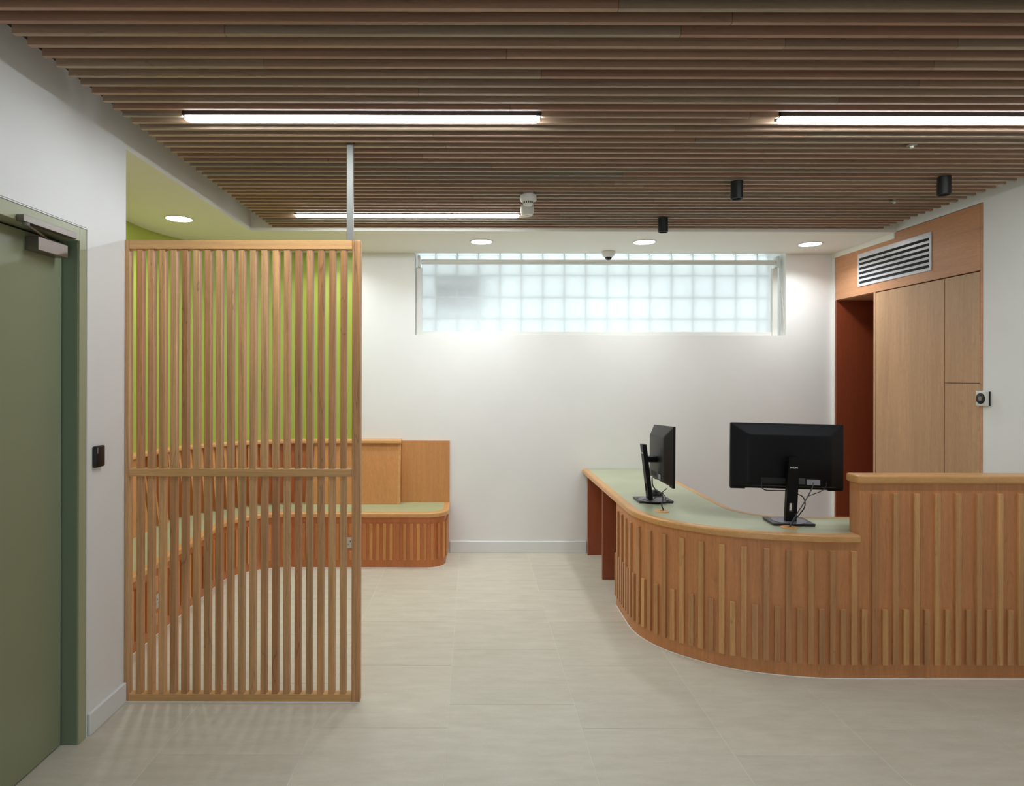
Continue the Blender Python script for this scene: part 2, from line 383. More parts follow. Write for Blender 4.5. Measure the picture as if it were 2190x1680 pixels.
# ---------------------------------------------------------------- window 1: glass blocks, head slit
wn = struct(empty('window_1', ((WX0+WX1)/2, 5.84, WZ0)))
def W_(o): return (o[0]-wn.location.x, o[1]-wn.location.y, o[2]-wn.location.z)
gx = [-.3386+.2*i for i in range(-1, 17)]; gz = [1.883, 2.085, 2.286, 2.4915, 2.690]
blk = {}
for i in range(len(gx)-1+0):
    for j in range(4):
        xa, xb = max(gx[i], WX0), min(gx[i+1], WX1); za, zb = max(gz[j], WZ0), min(gz[j+1], WZ1)
        key = (round(xb-xa, 3), round(zb-za, 3))
        if key not in blk:
            blk[key] = block_mesh(xb-xa, zb-za)
        link('glass_block', blk[key], wn, W_((xa, 5.84, za)))
# last column
xa, xb = gx[-1], WX1
if xb-xa > .03:
    for j in range(4):
        za, zb = max(gz[j], WZ0), min(gz[j+1], WZ1)
        link('glass_block', block_mesh(xb-xa, zb-za), wn, W_((xa, 5.84, za)))
bm = bmesh.new()
for g in gx[1:]: box(bm, g-.005, g+.005, 5.85, 5.91, WZ0, WZ1)
for g in gz[1:-1]: box(bm, WX0, WX1, 5.851, 5.909, g-.005, g+.005)
obj('mortar_joint', bm, 'skirt', wn, W_((0, 0, 0)))
tag(obj('grey_shape', B(-.35, .13, 5.93, 6.05, 2.17, 2.47, .01), 'outbox'), 'blurred grey shape showing through the left end of the glass blocks', 'box')  # plain grey block set just outside the glass

# roller blind
rb = thing('roller_blind', 'sheer white roller blind drawn down over the glass-block window', 'blind', (1.13, 5.62, WZ0))
def rl(x, y, z): return (x-1.13, y-5.62, z-WZ0)
def RB(name, bm, m, **k): return obj(name, bm, m, rb, (-1.13, -5.62, -WZ0), **k)
bm = bmesh.new(); seg = 24
ring = [[bm.verts.new((x, 5.60+.022*cos(2*pi*i/seg), 2.572+.022*sin(2*pi*i/seg))) for i in range(seg)] for x in (-.455, 2.70)]
for i in range(seg): bm.faces.new((ring[0][i], ring[0][(i+1)%seg], ring[1][(i+1)%seg], ring[1][i]))
bm.faces.new(ring[0]); bm.faces.new(ring[1][::-1]); RB('roller_tube', bm, 'plastic', smooth=True)
RB('fabric', B(-.452, 2.69, 5.6205, 5.6215, 1.95, 2.572), 'fabric')
RB('bottom_bar', B(-.452, 2.70, 5.605, 5.635, 1.916, 1.952, .004), 'plastic')
RB('side_channel', B(-.498, -.446, 5.59, 5.64, 1.916, 2.520, .004), 'plastic')
RB('side_channel', B(2.682, 2.730, 5.59, 5.64, 1.916, 2.520, .004), 'plastic')
RB('bracket', B(-.484, -.462, 5.57, 5.64, 2.525, 2.625, .004, 2), 'plastic')
RB('bracket', B(2.712, 2.738, 5.57, 5.64, 2.525, 2.625, .004, 2), 'plastic')
bm = bmesh.new(); tube(bm, [(2.735, 5.575, 2.53), (2.742, 5.572, 2.2), (2.748, 5.57, 1.92)], .0018, 6, 3); tube(bm, [(2.737, 5.58, 2.53), (2.752, 5.55, 2.2), (2.757, 5.525, 1.93)], .0018, 6, 3)
RB('cord', bm, 'cord')

# ---------------------------------------------------------------- door on the left
dr = struct(empty('door_1', (XL, DY1, 0)))
def D(name, bm, m, **k): return obj(name, bm, m, dr, (-XL, -DY1, 0), **k)
XD = -1.722
D('door_leaf', B(XD-.045, XD, DY0+.05, 2.630, .006, 2.110, .002), 'door')
bm = bmesh.new()   # frame: face and reveal, mitred into one piece
for (y0, y1, z0, z1) in ((2.637, 2.684, 0, 2.176), (DY0+.004, DY0+.05, 0, 2.176), (DY0+.05, 2.637, 2.118, 2.176)):
    box(bm, XD-.1, XL+.004, y0, y1, z0, z1, .0015)
D('door_frame', bm, 'frame')
D('jamb_shade_sheet', B(XD-.09, XL-.004, 2.6345, 2.6372, 0, 2.118), 'jamb')  # thin darker sheet carrying the painted shade of the reveal
bm = bmesh.new(); box(bm, XD-.06, XD-.012, 2.630, 2.6365, 0, 2.118); box(bm, XD-.06, XD-.012, DY0+.05, 2.6365, 2.110, 2.1175)
D('seal', bm, 'seal')
bm = bmesh.new(); box(bm, XL-.02, XL+.0065, 2.6845, 2.6895, 0, 2.181, .001); box(bm, XL-.02, XL+.0065, DY0, 2.6895, 2.1765, 2.1815, .001)
D('edge_bead', bm, 'skirt')
struct(obj('wall_behind', B(XD-.3, XD-.2, DY0-.1, DY1+.1, 0, 2.3), 'dark'))['kind'] = 'structure'
bpy.data.objects['wall_behind'].name = 'wall_passage'
dc = thing('door_closer', 'brushed steel overhead closer at the top of the sage green door', 'door closer', (XD, 2.5, 2.06))
def DC(name, bm, m, **k): return obj(name, bm, m, dc, (-XD, -2.5, -2.06), **k)
DC('closer_body', B(XD, -1.669, 2.412, 2.588, 2.037, 2.089, .0015), 'closer')
DC('slide_track', B(XL+.004, -1.623, 2.268, 2.574, 2.113, 2.137, .001), 'closer')
bm = bmesh.new(); tube(bm, [(-1.636, 2.300, 2.106), (-1.66, 2.40, 2.10), (-1.694, 2.50, 2.094)], .0055, 8, 3); DC('arm', bm, 'closer', smooth=True)
bm = bmesh.new(); lathe(bm, [(0, 0), (.011, 0), (.012, .004), (.012, .012), (0, .012)], 16, (-1.636, 2.297, 2.101)); DC('pivot_pin', bm, 'steel', smooth=True)
cr = thing('card_reader', 'small black access card reader on white wall beside the green door', 'card reader', (XL, 2.765, 1.197))
obj('reader_body', B(0, .019, -.034, .034, -.047, .047, .006, 3), 'black', cr, smooth=True)
obj('status_light', B(.019, .0198, -.028, -.020, .014, .040, .0003), 'plgrey', cr)

# ---------------------------------------------------------------- slatted screen
YS = 2.985; SC = F/YS
px = lambda x: (x-VX)/SC
pz = lambda y: CZ+(VY-y)/SC
ss = thing('slatted_screen', 'freestanding timber slatted screen beside the white wall at left', 'screen', (-1.09, YS, 0))
def SS(name, bm, m, **k): return obj(name, bm, m, ss, (1.09, -YS, 0), **k)
ST, SD = pz(514.5), .040
xa, xb = XL+.001, px(771)
SS('post', B(xa, px(275.7), YS, YS+SD, 0, ST, .002), 'screen')
SS('post', B(px(752.5), xb, YS, YS+SD, 0, ST, .003, 2), 'screen')
for (y0, y1) in ((514.5, 533.5), (1003, 1020), (1485, 1501.5)):
    SS('rail', B(px(275.7)+.0006, px(752.5)-.0006, YS, YS+SD, max(0, pz(y1)), pz(y0), .0015), 'screenx')
for (ya_, yb_) in ((533.5, 1003), (1020, 1485)):
    h = pz(ya_)-pz(yb_)
    me = mesh('slat', B(-.0142, .0142, 0, .032, 0, h, .0012), 'screen')
    for i in range(19):
        link('slat', me, ss, (px(290.3+6.4+24.28*i)+1.09, .004, pz(yb_)))
SS('steel_pole', B(px(739.5), px(753), YS+.012, YS+.038, ST, ZS+.05, .0015), 'steel')
SS('pole_bracket', B(px(738), px(754.5), YS+.010, YS+.040, ZS+.012, ZS+.05, .001), 'seal')

# ---------------------------------------------------------------- bench
bench = thing('corner_bench', 'built-in curved timber bench with sage green seat behind the slatted screen', 'bench', (-1.4, 5.2, 0))
def BN(name, bm, m, **k): return obj(name, bm, m, bench, (1.4, -5.2, 0), **k)
bp = dedupe([(-1.885, 3.02), (-1.885, 4.675)]+arc(-1.485, 4.675, .4, 180, 90, 20)+[(-.364, 5.075)]+arc(-.364, 5.225, .15, -90, 0, 10)+[(-.214, 5.50)])
bm = bmesh.new(); sweep(bm, bp, [(0, 0), (0, .411), (-.02, .411), (-.02, 0)]); BN('front_panel', bm, 'bench', smooth=True)
def nose_prof(w, z0, z1, r=.012, o=0):
    p = [(o-w, z1), (o-w, z0), (o-.004, z0), (o, z0+.004)]
    for i in range(5): a = pi/2*i/4; p.append((o-r+r*cos(a), z1-r+r*sin(a)))
    return p
bm = bmesh.new(); sweep(bm, bp, nose_prof(.05, .411, .449, .014, .028)); BN('seat_nosing', bm, 'nose', smooth=True)
inner = offset(bp, .028-.05)
backline = [(-.20+.002, 5.503)]
poly = inner+[(-.239, 5.506), (-1.42, 5.506)]+arc(-1.42, 4.514, .992, 90, 180, 24)+[(-2.412, 3.02)]
bm = bmesh.new(); prism(bm, dedupe(poly), .42, .4475); BN('seat_top', bm, 'lino')
# battens on the front
L = resample(bp); tot = L[-1]; n = int(tot/.0546)
bat = mesh('batten', B(-.013, .013, -.001, .014, .065, .359, .0012), 'benchb')
top_b = mesh('batten', B(-.013, .013, -.001, .0115, .268, .359, .0012), 'benchb')
low_b = mesh('batten', B(-.013, .013, -.001, .0115, .065, .138, .0012), 'benchb')
sock = [(-1.885, 3.745), (-.980, 5.075)]
for i in range(n):
    s = tot-.03-i*.0546
    if s < .02: break
    x, y, a = at(bp, L, s)
    # local +Y of the batten points outward: direction (sin a, -cos a)
    rot = (0, 0, a+pi)
    near = any(math.hypot(x-q[0], y-q[1]) < .062 for q in sock)
    loc = (x+1.4, y-5.2, 0)
    if near: link('batten', top_b, bench, loc, rot); link('batten', low_b, bench, loc, rot)
    else: link('batten', bat, bench, loc, rot)
# backrest
Wl = lambda a0, a1, n=24: arc(-1.42, 4.514, .998, a0, a1, n)
ZB0, ZB1 = .4475, .965
def backp(P, o0, o1, name='backrest_panel', m='back', t=.02):
    bm = bmesh.new(); sweep(bm, P, [(o0, ZB0), (o1, ZB1), (o1-t, ZB1), (o0-t, ZB0)]); BN(name, bm, m, smooth=True)
backp([(-2.418, 3.02), (-2.418, 4.47)], .125, .045)
backp([(-1.37, 5.512), (-.640, 5.512)], .125, .045)
backp([(-2.418, 4.47)]+Wl(180, 90)+[(-1.37, 5.512)], .022, .014, 'recess_lining', 'bench', .012)
for k in range(16):   # radial fins round the corner
    s = k/15
    a = 180-90*s; cx, cy = -1.42+.998*cos(R(a)), 4.514+.998*sin(R(a)); t = R(a)
    nx, ny = -cos(t), -sin(t)
    bm = bmesh.new(); tx, ty = -ny*.010, nx*.010
    vs_ = []
    for (o, z) in ((.002+.022, ZB0), (.125, ZB0), (.047, ZB1), (.002+.014, ZB1)):
        for sg in (-1, 1): vs_.append(bm.verts.new((cx+nx*o+sg*tx, cy+ny*o+sg*ty, z)))
    for q in ((0,2,4,6), (1,7,5,3), (0,1,3,2), (2,3,5,4), (4,5,7,6), (6,7,1,0)): bm.faces.new([vs_[i] for i in q])
    BN('fin', bm, 'back')
bm = bmesh.new(); sweep(bm, [(-2.418, 3.02), (-2.418, 4.514)]+Wl(180, 90)+[(-.612, 5.512)], nose_prof(.072, ZB1, 1.0, .016, .072)); BN('backrest_cap', bm, 'nose', smooth=True)
bm = bmesh.new(); v_ = []
for (o, z) in ((.003, ZB0), (.126, ZB0), (.046, ZB1), (.003, ZB1)):
    for x in (-.640, -.617): v_.append(bm.verts.new((x, 5.512-o, z)))
for q in ((0,2,4,6), (1,7,5,3), (0,1,3,2), (2,3,5,4), (4,5,7,6), (6,7,1,0)): bm.faces.new([v_[i] for i in q])
BN('end_batten', bm, 'nose')
BN('wall_panel', B(-.616, -.193, 5.492, 5.512, .4475, .986, .001), 'back')
for nm, (x, y, rz), lab in (('s1', (-1.885+.002, 3.745, pi/2), 'steel power socket on the left run of the bench front, seen between screen slats'),
                            ('s2', (-.980, 5.073, 0), 'steel power socket on the back run of the bench, beside the screen right post')):
    t = thing('power_socket', lab, 'socket', (x, y, .203), (0, 0, rz), 'power sockets on the bench front')
    obj('face_plate', B(-.043, .043, -.006, .0, -.043, .043, .002), 'socket', t)
    bm = bmesh.new()
    for (a, b, w, h) in ((0, .012, .006, .012), (-.016, -.012, .011, .004), (.016, -.012, .011, .004)): box(bm, a-w/2, a+w/2, -.0068, -.0055, b-h/2, b+h/2)
    obj('pin_slot', bm, 'seal', t); obj('switch', B(.022, .034, -.009, -.006, .018, .034, .001), 'plastic', t)

# ---------------------------------------------------------------- reception desk
desk = thing('reception_desk', 'curved timber reception desk with vertical battens and sage green worktop', 'desk', (1.6, 3.6, 0))
def DK(name, bm, m, **k): return obj(name, bm, m, desk, (-1.6, -3.6, 0), **k)
cpts = [(.985, 4.26, 0), (.985, 4.05, 0), (.985, 3.91, 0), (.996, 3.80, 0), (1.032, 3.69, 0), (1.083, 3.595, 0), (1.155, 3.51, 0), (1.241, 3.435, 0), (1.336, 3.365, 0), (1.45, 3.312, 0), (1.57, 3.276, 0), (1.703, 3.249, 0), (1.842, 3.233, 0), (2.0, 3.23, 0)]
curve = [(p.x, p.y) for p in catmull(cpts, 6)]
bm = bmesh.new(); sweep(bm, curve, [(0, 0), (0, .701), (-.02, .701), (-.02, 0)]); DK('front_panel', bm, 'desk', smooth=True)
DK('upstand', B(2.0, XR-.002, 3.23, 3.317, 0, 1.004, .001), 'desk')
bm = bmesh.new()
pr = []; x0c, x1c = 1.988, XR-.002
box(bm, x0c, x1c, 3.215, 3.330, 1.004, 1.047, .010, 4); DK('upstand_cap', bm, 'nose', smooth=True)
full = [(.985, 5.508), (.985, 4.26)]+curve[1:-1]+[(1.999, 3.23)]
full = dedupe(full)
bm = bmesh.new(); sweep(bm, full, nose_prof(.046, .701, .739, .014, .012)); DK('worktop_nosing', bm, 'nose', smooth=True)
inn = [(1.60, 5.508), (1.60, 3.93)]+arc(1.88, 3.93, .28, 180, 270, 14)+[(XR-.002, 3.65)]
inn = dedupe(inn)
bm = bmesh.new(); sweep(bm, inn, [(0, .701), (0, .7385), (.035, .7385), (.035, .701)]); DK('inner_nosing', bm, 'nose', smooth=True)
lf = offset(full, -.034)
li = offset(inn, .035)
poly = lf[:-1]+[(1.9995, 3.264), (1.9995, 3.3175), (XR-.002, 3.3175)]+li[::-1]
bm = bmesh.new(); prism(bm, dedupe(poly), .703, .7375); DK('worktop', bm, 'lino_desk')
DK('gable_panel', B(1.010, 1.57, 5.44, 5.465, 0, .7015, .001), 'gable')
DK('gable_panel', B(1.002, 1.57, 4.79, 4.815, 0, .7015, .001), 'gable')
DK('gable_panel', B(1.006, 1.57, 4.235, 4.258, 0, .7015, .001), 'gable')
DK('gable_panel', B(2.9, 2.92, 3.318, 3.62, 0, .7015, .001), 'gable')
# battens
P2 = curve+[(XR-.01, 3.23)]; P2 = dedupe(P2); L2 = resample(P2)
long_hi = mesh('batten', B(-.014, .014, -.001, .013, .073, .955, .0012), 'batten')
long_lo = mesh('batten', B(-.014, .014, -.001, .013, .073, .657, .0012), 'batten')
short = mesh('batten', B(-.014, .014, -.001, .013, .073, .359, .0012), 'batten')
# arc length where X = 2.075
s_ref = resample(curve)[-1]+.075
for k in range(-60, 30):
    s = s_ref+k*.0536
    if s < .018 or s > L2[-1]-.02: continue
    x, y, a = at(P2, L2, s)
    me = short if k % 2 else (long_hi if x > 2.02 else long_lo)
    link('batten', me, desk, (x-1.6, y-3.6, 0), (0, 0, a+pi))
for (gxx, gyy) in ((1.719, 3.392), (1.151, 3.790)):
    bm = bmesh.new(); lathe(bm, [(0, .0), (.044, 0), (.044, .002), (.041, .0045), (.022, .006), (.010, .006), (.010, .001), (0, .001)], 28, (gxx, gyy, .7375))
    DK('cable_grommet', bm, 'nose', smooth=True)

# ---------------------------------------------------------------- monitors
def monitor(name, label, base, yaw, off, tilt, roll, tz, lean=.043):
    """local frame: the user sits on +Y, the back of the screen and the column face -Y"""
    t = thing(name, label, 'monitor', (base[0], base[1], .7385), (0, 0, yaw), 'computer monitors on the reception desk')
    bm = bmesh.new(); box(bm, -.110, .110, -.045, .115, .0, .006, .002, 2); box(bm, -.112, .112, -.047, .117, .0055, .013, .003, 2)
    obj('stand_base', bm, 'basegrey', t)
    bm = bmesh.new(); lathe(bm, [(0, .0132), (.090, .0132), (.090, .0148), (.088, .0152), (0, .0152)], 40, (0, .032, 0)); obj('swivel_disc', bm, 'silver', t, smooth=True)
    # column with a cable hole, leaning back
    bm = bmesh.new(); H = .375; w, d = .029, .028
    zs = [(.013, .072), (.072, .118), (.118, H)]
    def slab(x0, x1, z0, z1):
        f = lambda z: -lean*(z-.013)/(H-.013)
        v = [bm.verts.new(p) for p in ((x0, f(z0), z0), (x1, f(z0), z0), (x1, f(z0)+d, z0), (x0, f(z0)+d, z0), (x0, f(z1), z1), (x1, f(z1), z1), (x1, f(z1)+d, z1), (x0, f(z1)+d, z1))]
        for q in ((0,3,2,1),(4,5,6,7),(0,1,5,4),(1,2,6,5),(2,3,7,6),(3,0,4,7)): bm.faces.new([v[i] for i in q])
    slab(-w, w, .013, .072); slab(-w, -.013, .072, .118); slab(.011, w, .072, .118); slab(-w, w, .118, H)
    bmesh.ops.remove_doubles(bm, verts=bm.verts[:], dist=.0001)
    obj('column', bm, 'blackm', t)
    zc = tz-.7385; ya = -lean*(zc-.013)/(H-.013)+d
    obj('arm', B(-.026, .026, ya-.005, ya+off-.052, zc-.052, zc-.015, .006, 2), 'blackm', t)
    hd = empty('screen_head', (0, ya+off, zc), (tilt, roll, 0)); hd.parent = t
    # shell: rectangular loops, front frame to raised back
    W2, H2 = .307, .183
    bm = bmesh.new(); rings = []
    for (sx, s0, s1, y) in ((W2, -H2, H2, 0), (W2, -H2, H2, -.014), (W2-.012, -H2+.012, H2-.012, -.018), (W2-.075, -H2+.02, H2-.06, -.052), (W2-.085, -H2+.03, H2-.07, -.055)):
        r = []
        for (cx, cz, a0) in ((sx, s1, 0), (-sx, s1, 90), (-sx, s0, 180), (sx, s0, 270)):
            rr = .006 if y > -.03 else .02
            ox, oz = cx-math.copysign(rr, cx), (s1-rr if cz == s1 else s0+rr)
            for i in range(4): a = R(a0+30*i); r.append(bm.verts.new((ox+rr*cos(a), y, oz+rr*sin(a))))
        rings.append(r)
    for A, Bq in zip(rings, rings[1:]):
        n = len(A)
        for i in range(n): bm.faces.new((A[i], A[(i+1)%n], Bq[(i+1)%n], Bq[i]))
    bm.faces.new(rings[0]); bm.faces.new(rings[-1][::-1])
    sh = obj('shell', bm, 'blackm', hd, smooth=True)
    # vent slot, port recess, bezel foot strip
    obj('vent_slot', B(-.20, .20, -.0485, -.036, .084, .091, .001), 'seal', hd)
    obj('port_recess', B(-.155, .155, -.0562, -.05, -.150, -.118, .001), 'seal', hd)
    bm = bmesh.new(); box(bm, -W2+.001, -.225, -.017, .001, -H2-.005, -H2+.006, .002); box(bm, .225, W2-.001, -.017, .001, -H2-.005, -H2+.006, .002); obj('bezel_foot', bm, 'blackm', hd)
    obj('display', B(-W2+.006, W2-.006, .0, .0012, -H2+.012, H2-.006), 'glassdark', hd)
    s1 = obj('rating_label', B(.035, .082, -.0569, -.0563, -.150, -.116), 'stickerd', hd); s1['label'] = 'dark rating label'
    s2 = obj('sticker', B(.092, .163, -.0575, -.0570, -.153, -.122), 'sticker', hd); s2['label'] = 'silver sticker'
    obj('joystick_button', B(W2-.075, W2-.055, -.040, -.026, -.06, -.02, .002), 'stickerd', hd)
    # maker's lettering on the column
    tcv = bpy.data.curves.new('logo', 'FONT'); tcv.body = 'PHILIPS'; tcv.size = .0125; tcv.align_x = 'CENTER'; tcv.extrude = .0003; tcv.offset = .0004
    tmp = bpy.data.objects.new('tmp', tcv); C.objects.link(tmp); dg = bpy.context.evaluated_depsgraph_get()
    me = bpy.data.meshes.new_from_object(tmp.evaluated_get(dg)); bpy.data.objects.remove(tmp); me.materials.append(M['plastic'])
    lz = .313
    lg = link('logo', me, t, (0, -lean*(lz-.013)/(H-.013)-.0006, lz), (R(90)+math.atan(lean/(H-.013)), 0, 0)); lg['label'] = 'pale maker lettering'
    return t
m1 = monitor('computer_monitor', 'black computer monitor seen from behind, beside the raised timber counter', (1.770, 3.470), R(-4.5), .090, R(-2), R(.9), 1.106)
m2 = monitor('computer_monitor', 'black computer monitor turned edge-on near the curved corner of the desk', (1.146, 4.078), R(-90), .118, R(-1), R(-3.2), 1.050)
# the second head is swivelled a little further than its base
for ch in m2.children:
    if ch.name.startswith('screen_head'): ch.rotation_euler[2] = R(-5.5)
# its base sits square to the room
for ch in m2.children:
    if ch.name.startswith('stand_base'): ch.rotation_euler[2] = R(90); ch.location = (-.0, .045, 0)
    if ch.name.startswith('swivel_disc'): ch.location = (0, .0, 0)
# sealant beads at floor level
bd = [(0, 0), (0, .0025), (.0015, .0025), (.004, 0)]
bm = bmesh.new(); sweep(bm, P2, bd); DK('sealant_bead', bm, 'skirt')
bm = bmesh.new(); sweep(bm, bp, bd); BN('sealant_bead', bm, 'skirt')
bm = bmesh.new(); sweep(bm, [(XL+.002, YS), (px(771), YS)], bd); SS('sealant_bead', bm, 'skirt')
# cables
ZT = .7385
def cable(label, paths, mats='black'):
    bm = bmesh.new()
    for P, r in paths: tube(bm, P, r, 8, 6)
    return tag(obj('cable', bm, mats, smooth=True), label, 'cable')
def P_(x, y, Y): s = F/Y; return ((x-VX)/s, Y, CZ+(VY-y)/s)
cable('black power lead looping beside the column of the back-facing monitor', [([P_(1629, 1030, 3.445), P_(1630, 1040, 3.435), P_(1638, 1046, 3.425), P_(1660, 1047, 3.42), P_(1688, 1048, 3.48), P_(1707, 1055, 3.47), P_(1717, 1060, 3.44), P_(1722, 1070, 3.42), P_(1721, 1083, 3.41), P_(1712, 1096, 3.40), P_(1700, 1110, 3.395), P_(1690, 1124.5, 3.392)], .0030)])
cable('thin grey display lead slanting from the silver sticker to the desk grommet', [([P_(1740, 1030, 3.41), P_(1738, 1040, 3.40), P_(1730, 1056, 3.39), P_(1722, 1070, 3.385), P_(1708, 1092, 3.385), P_(1697, 1110, 3.388), P_(1688.5, 1124.5, 3.390)], .0028)], 'stickerd')
cable('thin black lead drooping from the right of the back-facing monitor', [([P_(1768, 1030, 3.40), P_(1767, 1038, 3.395), P_(1757, 1048, 3.39), P_(1742, 1054, 3.388), P_(1729, 1059, 3.386)], .0022)])
cable('black lead dropping from the edge-on monitor into its desk grommet', [([P_(1395, 1020, 4.10), P_(1396, 1035, 4.02), P_(1402, 1045, 3.95), P_(1412, 1051, 3.89), P_(1417, 1056, 3.86), P_(1417.5, 1068, 3.83), P_(1416, 1080, 3.81), P_(1420, 1090.5, 3.793)], .0042)])
cable('black usb lead trailing over the base of the edge-on monitor', [([P_(1427, 1043, 3.90), P_(1415, 1053, 3.94), P_(1403, 1062, 3.975), P_(1391, 1069.6, 4.01), P_(1380, 1067.5, 4.06), P_(1363, 1064.6, 4.12)], .0026), ([P_(1417, 1052, 3.87), P_(1423, 1060, 3.88), P_(1424, 1067, 3.95), P_(1415, 1067, 4.03), P_(1432, 1069.5, 4.04)], .0022)])
ms = thing('computer_mouse', 'black computer mouse on the green worktop behind the edge-on monitor base', 'mouse', (1.250, 4.285, ZT), (0, 0, R(60)))
bm = bmesh.new(); rings = []
for i in range(13):
    t = i/12; y = -.055+.11*t; w = .032*math.sqrt(max(.02, 1-(2*t-1)**4))*(1-.12*abs(2*t-.9)); h = .038*math.sqrt(max(.02, 1-(2*t-.86)**4*.8))*(.62+.5*math.sin(pi*min(1, t*1.02+.0)))*.95
    rings.append([bm.verts.new((w*cos(a), y, max(.0, h*math.sin(a)**.7))) for a in [pi*k/12 for k in range(13)]])
for A, Bq in zip(rings, rings[1:]):
    for k in range(12): bm.faces.new((A[k], A[k+1], Bq[k+1], Bq[k]))
    bm.faces.new((A[0], Bq[0], Bq[-1], A[-1]))
bm.faces.new(rings[0]); bm.faces.new(rings[-1][::-1])
obj('mouse_body', bm, 'black', ms, smooth=True)
bm = bmesh.new(); tube(bm, [(0, .030, .036), (0, .036, .0365), (0, .044, .031)], .004, 8, 3); obj('scroll_wheel', bm, 'seal', ms)

# ---------------------------------------------------------------- cupboard on the right
cp = thing('built_in_cupboard', 'tall built-in timber cupboard with flush doors on the right wall', 'cupboard', (XR, 4.7, 0))
def CP(name, bm, m, **k): return obj(name, bm, m, cp, (-XR, -4.7, 0), **k)
g = .003
CP('bulkhead_panel', B(XR-.002, XR+.02, 3.907, 5.463, 2.217+g, 2.636, .001), 'cupb')
CP('door_panel', B(XR, XR+.02, 4.202+g, 4.915, .02, 2.213, .001), 'cupd')
CP('door_panel', B(XR, XR+.02, 3.910, 4.202-g, .02, 1.513, .001), 'cupd')
CP('door_panel', B(XR, XR+.02, 3.910, 4.202-g, 1.513+g*1.3, 2.213, .001), 'cupd')
CP('stile', B(XR-.001, XR+.02, 4.919, 4.945, 0, 2.219, .001), 'cupd')
CP('side_trim', B(XR-.004, XR+.03, 3.8875, 3.903, 0, 2.638, .001), 'cupb')
bm = bmesh.new(); box(bm, XR+.021, 3.84, 3.895, 4.944, 0, 2.215); CP('carcass', bm, 'seal')
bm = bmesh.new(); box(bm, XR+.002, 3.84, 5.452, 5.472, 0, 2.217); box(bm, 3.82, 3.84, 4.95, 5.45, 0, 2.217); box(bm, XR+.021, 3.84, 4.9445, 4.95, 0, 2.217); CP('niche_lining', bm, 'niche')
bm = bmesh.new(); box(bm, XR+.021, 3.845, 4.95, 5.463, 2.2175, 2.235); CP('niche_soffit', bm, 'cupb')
vg = thing('ventilation_grille', 'white rectangular louvred air grille high on the timber bulkhead', 'grille', (XR, 4.727, 2.422))
Y0g, Y1g, Z0g, Z1g = -.41, .41, -.133, .133
bm = bmesh.new()
box(bm, -.010, -.002, Y0g, Y0g+.018, Z0g, Z1g, .001); box(bm, -.010, -.002, Y1g-.018, Y1g, Z0g, Z1g, .001)
box(bm, -.010, -.002, Y0g+.018, Y1g-.018, Z1g-.036, Z1g, .001); box(bm, -.010, -.002, Y0g+.018, Y1g-.018, Z0g, Z0g+.022, .001)
obj('grille_frame', bm, 'alu', vg)
pit = (Z1g-.036-(Z0g+.022)+.018)/6
for i in range(1, 6):
    zc = Z0g+.022-.018+pit*i
    bm = bmesh.new(); box(bm, -.009, -.003, Y0g+.018, Y1g-.018, zc, zc+.018, .001); obj('blade', bm, 'alu', vg)
obj('dark_void', B(-.0028, -.0021, Y0g+.015, Y1g-.015, Z0g+.015, Z1g-.03), 'seal', vg)
th = thing('thermostat', 'white square thermostat with round black dial on the right wall', 'thermostat', (XR, 3.872, 1.422))
obj('thermostat_case', B(-.028, -.006, -.043, .037, -.047, .047, .006, 3), 'plastic', th, smooth=True)
obj('wall_plate', B(-.006, 0, -.045, .020, -.044, .044, .001), 'spot', th)
bm = bmesh.new(); lathe(bm, [(0, 0), (.034, 0), (.034, .002), (.031, .004), (0, .004)], 32); o = obj('dial', bm, 'spot', th, (-.028, -.003, 0), (0, R(-90), 0), smooth=True)
bm = bmesh.new(); lathe(bm, [(0, .0041), (.014, .0041), (.014, .0046), (0, .0046)], 24); obj('display', bm, 'plgrey', th, (-.028, -.003, 0), (0, R(-90), 0))

# ---------------------------------------------------------------- lights
def linear(x0, x1, y, m, label):
    t = thing('linear_light', label, 'light', ((x0+x1)/2, y, ZS), (0, 0, 0), 'linear lights between the ceiling slats')
    l = (x1-x0)/2; w = .029
    obj('housing', B(-l-.003, l+.003, -w-.001, w+.001, .0002, .055, .001), 'spot', t)
    bm = bmesh.new(); pts = [( -l+.02, -w), (l-.02, -w)]+[(l-.02+.02*sin(pi*i/8), -w*cos(pi*i/8)) for i in range(1, 8)]+[(l-.02, w), (-l+.02, w)]+[(-l+.02-.02*sin(pi*i/8), w*cos(pi*i/8)) for i in range(1, 8)]
    prism(bm, pts, -.010, .0); obj('diffuser', bm, m, t)
    return t
linear(*bars[0], 'bar', 'near long linear light above the slatted screen')
linear(*bars[1], 'bar', 'linear light at right running out of the picture')
linear(*bars[2], 'bar', 'far linear light crossed by the steel pole')
linear(*added_bars[0], 'added_bars', 'added linear light overhead at left, out of view, brightening the foreground')
linear(*added_bars[1], 'added_bars', 'added linear light overhead at right, out of view, brightening the foreground')
def downlight(x, y, m, label, p=1.0):
    ld = bpy.data.lights.new('lamp', 'AREA'); ld.shape = 'DISK'; ld.size = .16; ld.spread = R(140); ld.energy = P_DOWN*p; ld.color = (.92, .97, 1.0)
    t = thing('downlight', label, 'light', (x, y, ZC), (0, 0, 0), 'round downlights in the low ceiling')
    bm = bmesh.new(); lathe(bm, [(.084, -.0006), (.084, -.006), (.090, -.006), (.095, -.003), (.095, -.0002), (.084, -.0006)], 40); obj('bezel', bm, 'plastic', t, smooth=True)
    bm = bmesh.new(); lathe(bm, [(0, -.006), (.078, -.006), (.084, -.004), (.084, -.0008), (0, -.0008)], 40); obj('lens', bm, m, t, smooth=True)
    lo = bpy.data.objects.new('lamp', ld); C.objects.link(lo); lo.parent = t; lo.location = (0, 0, -.008)
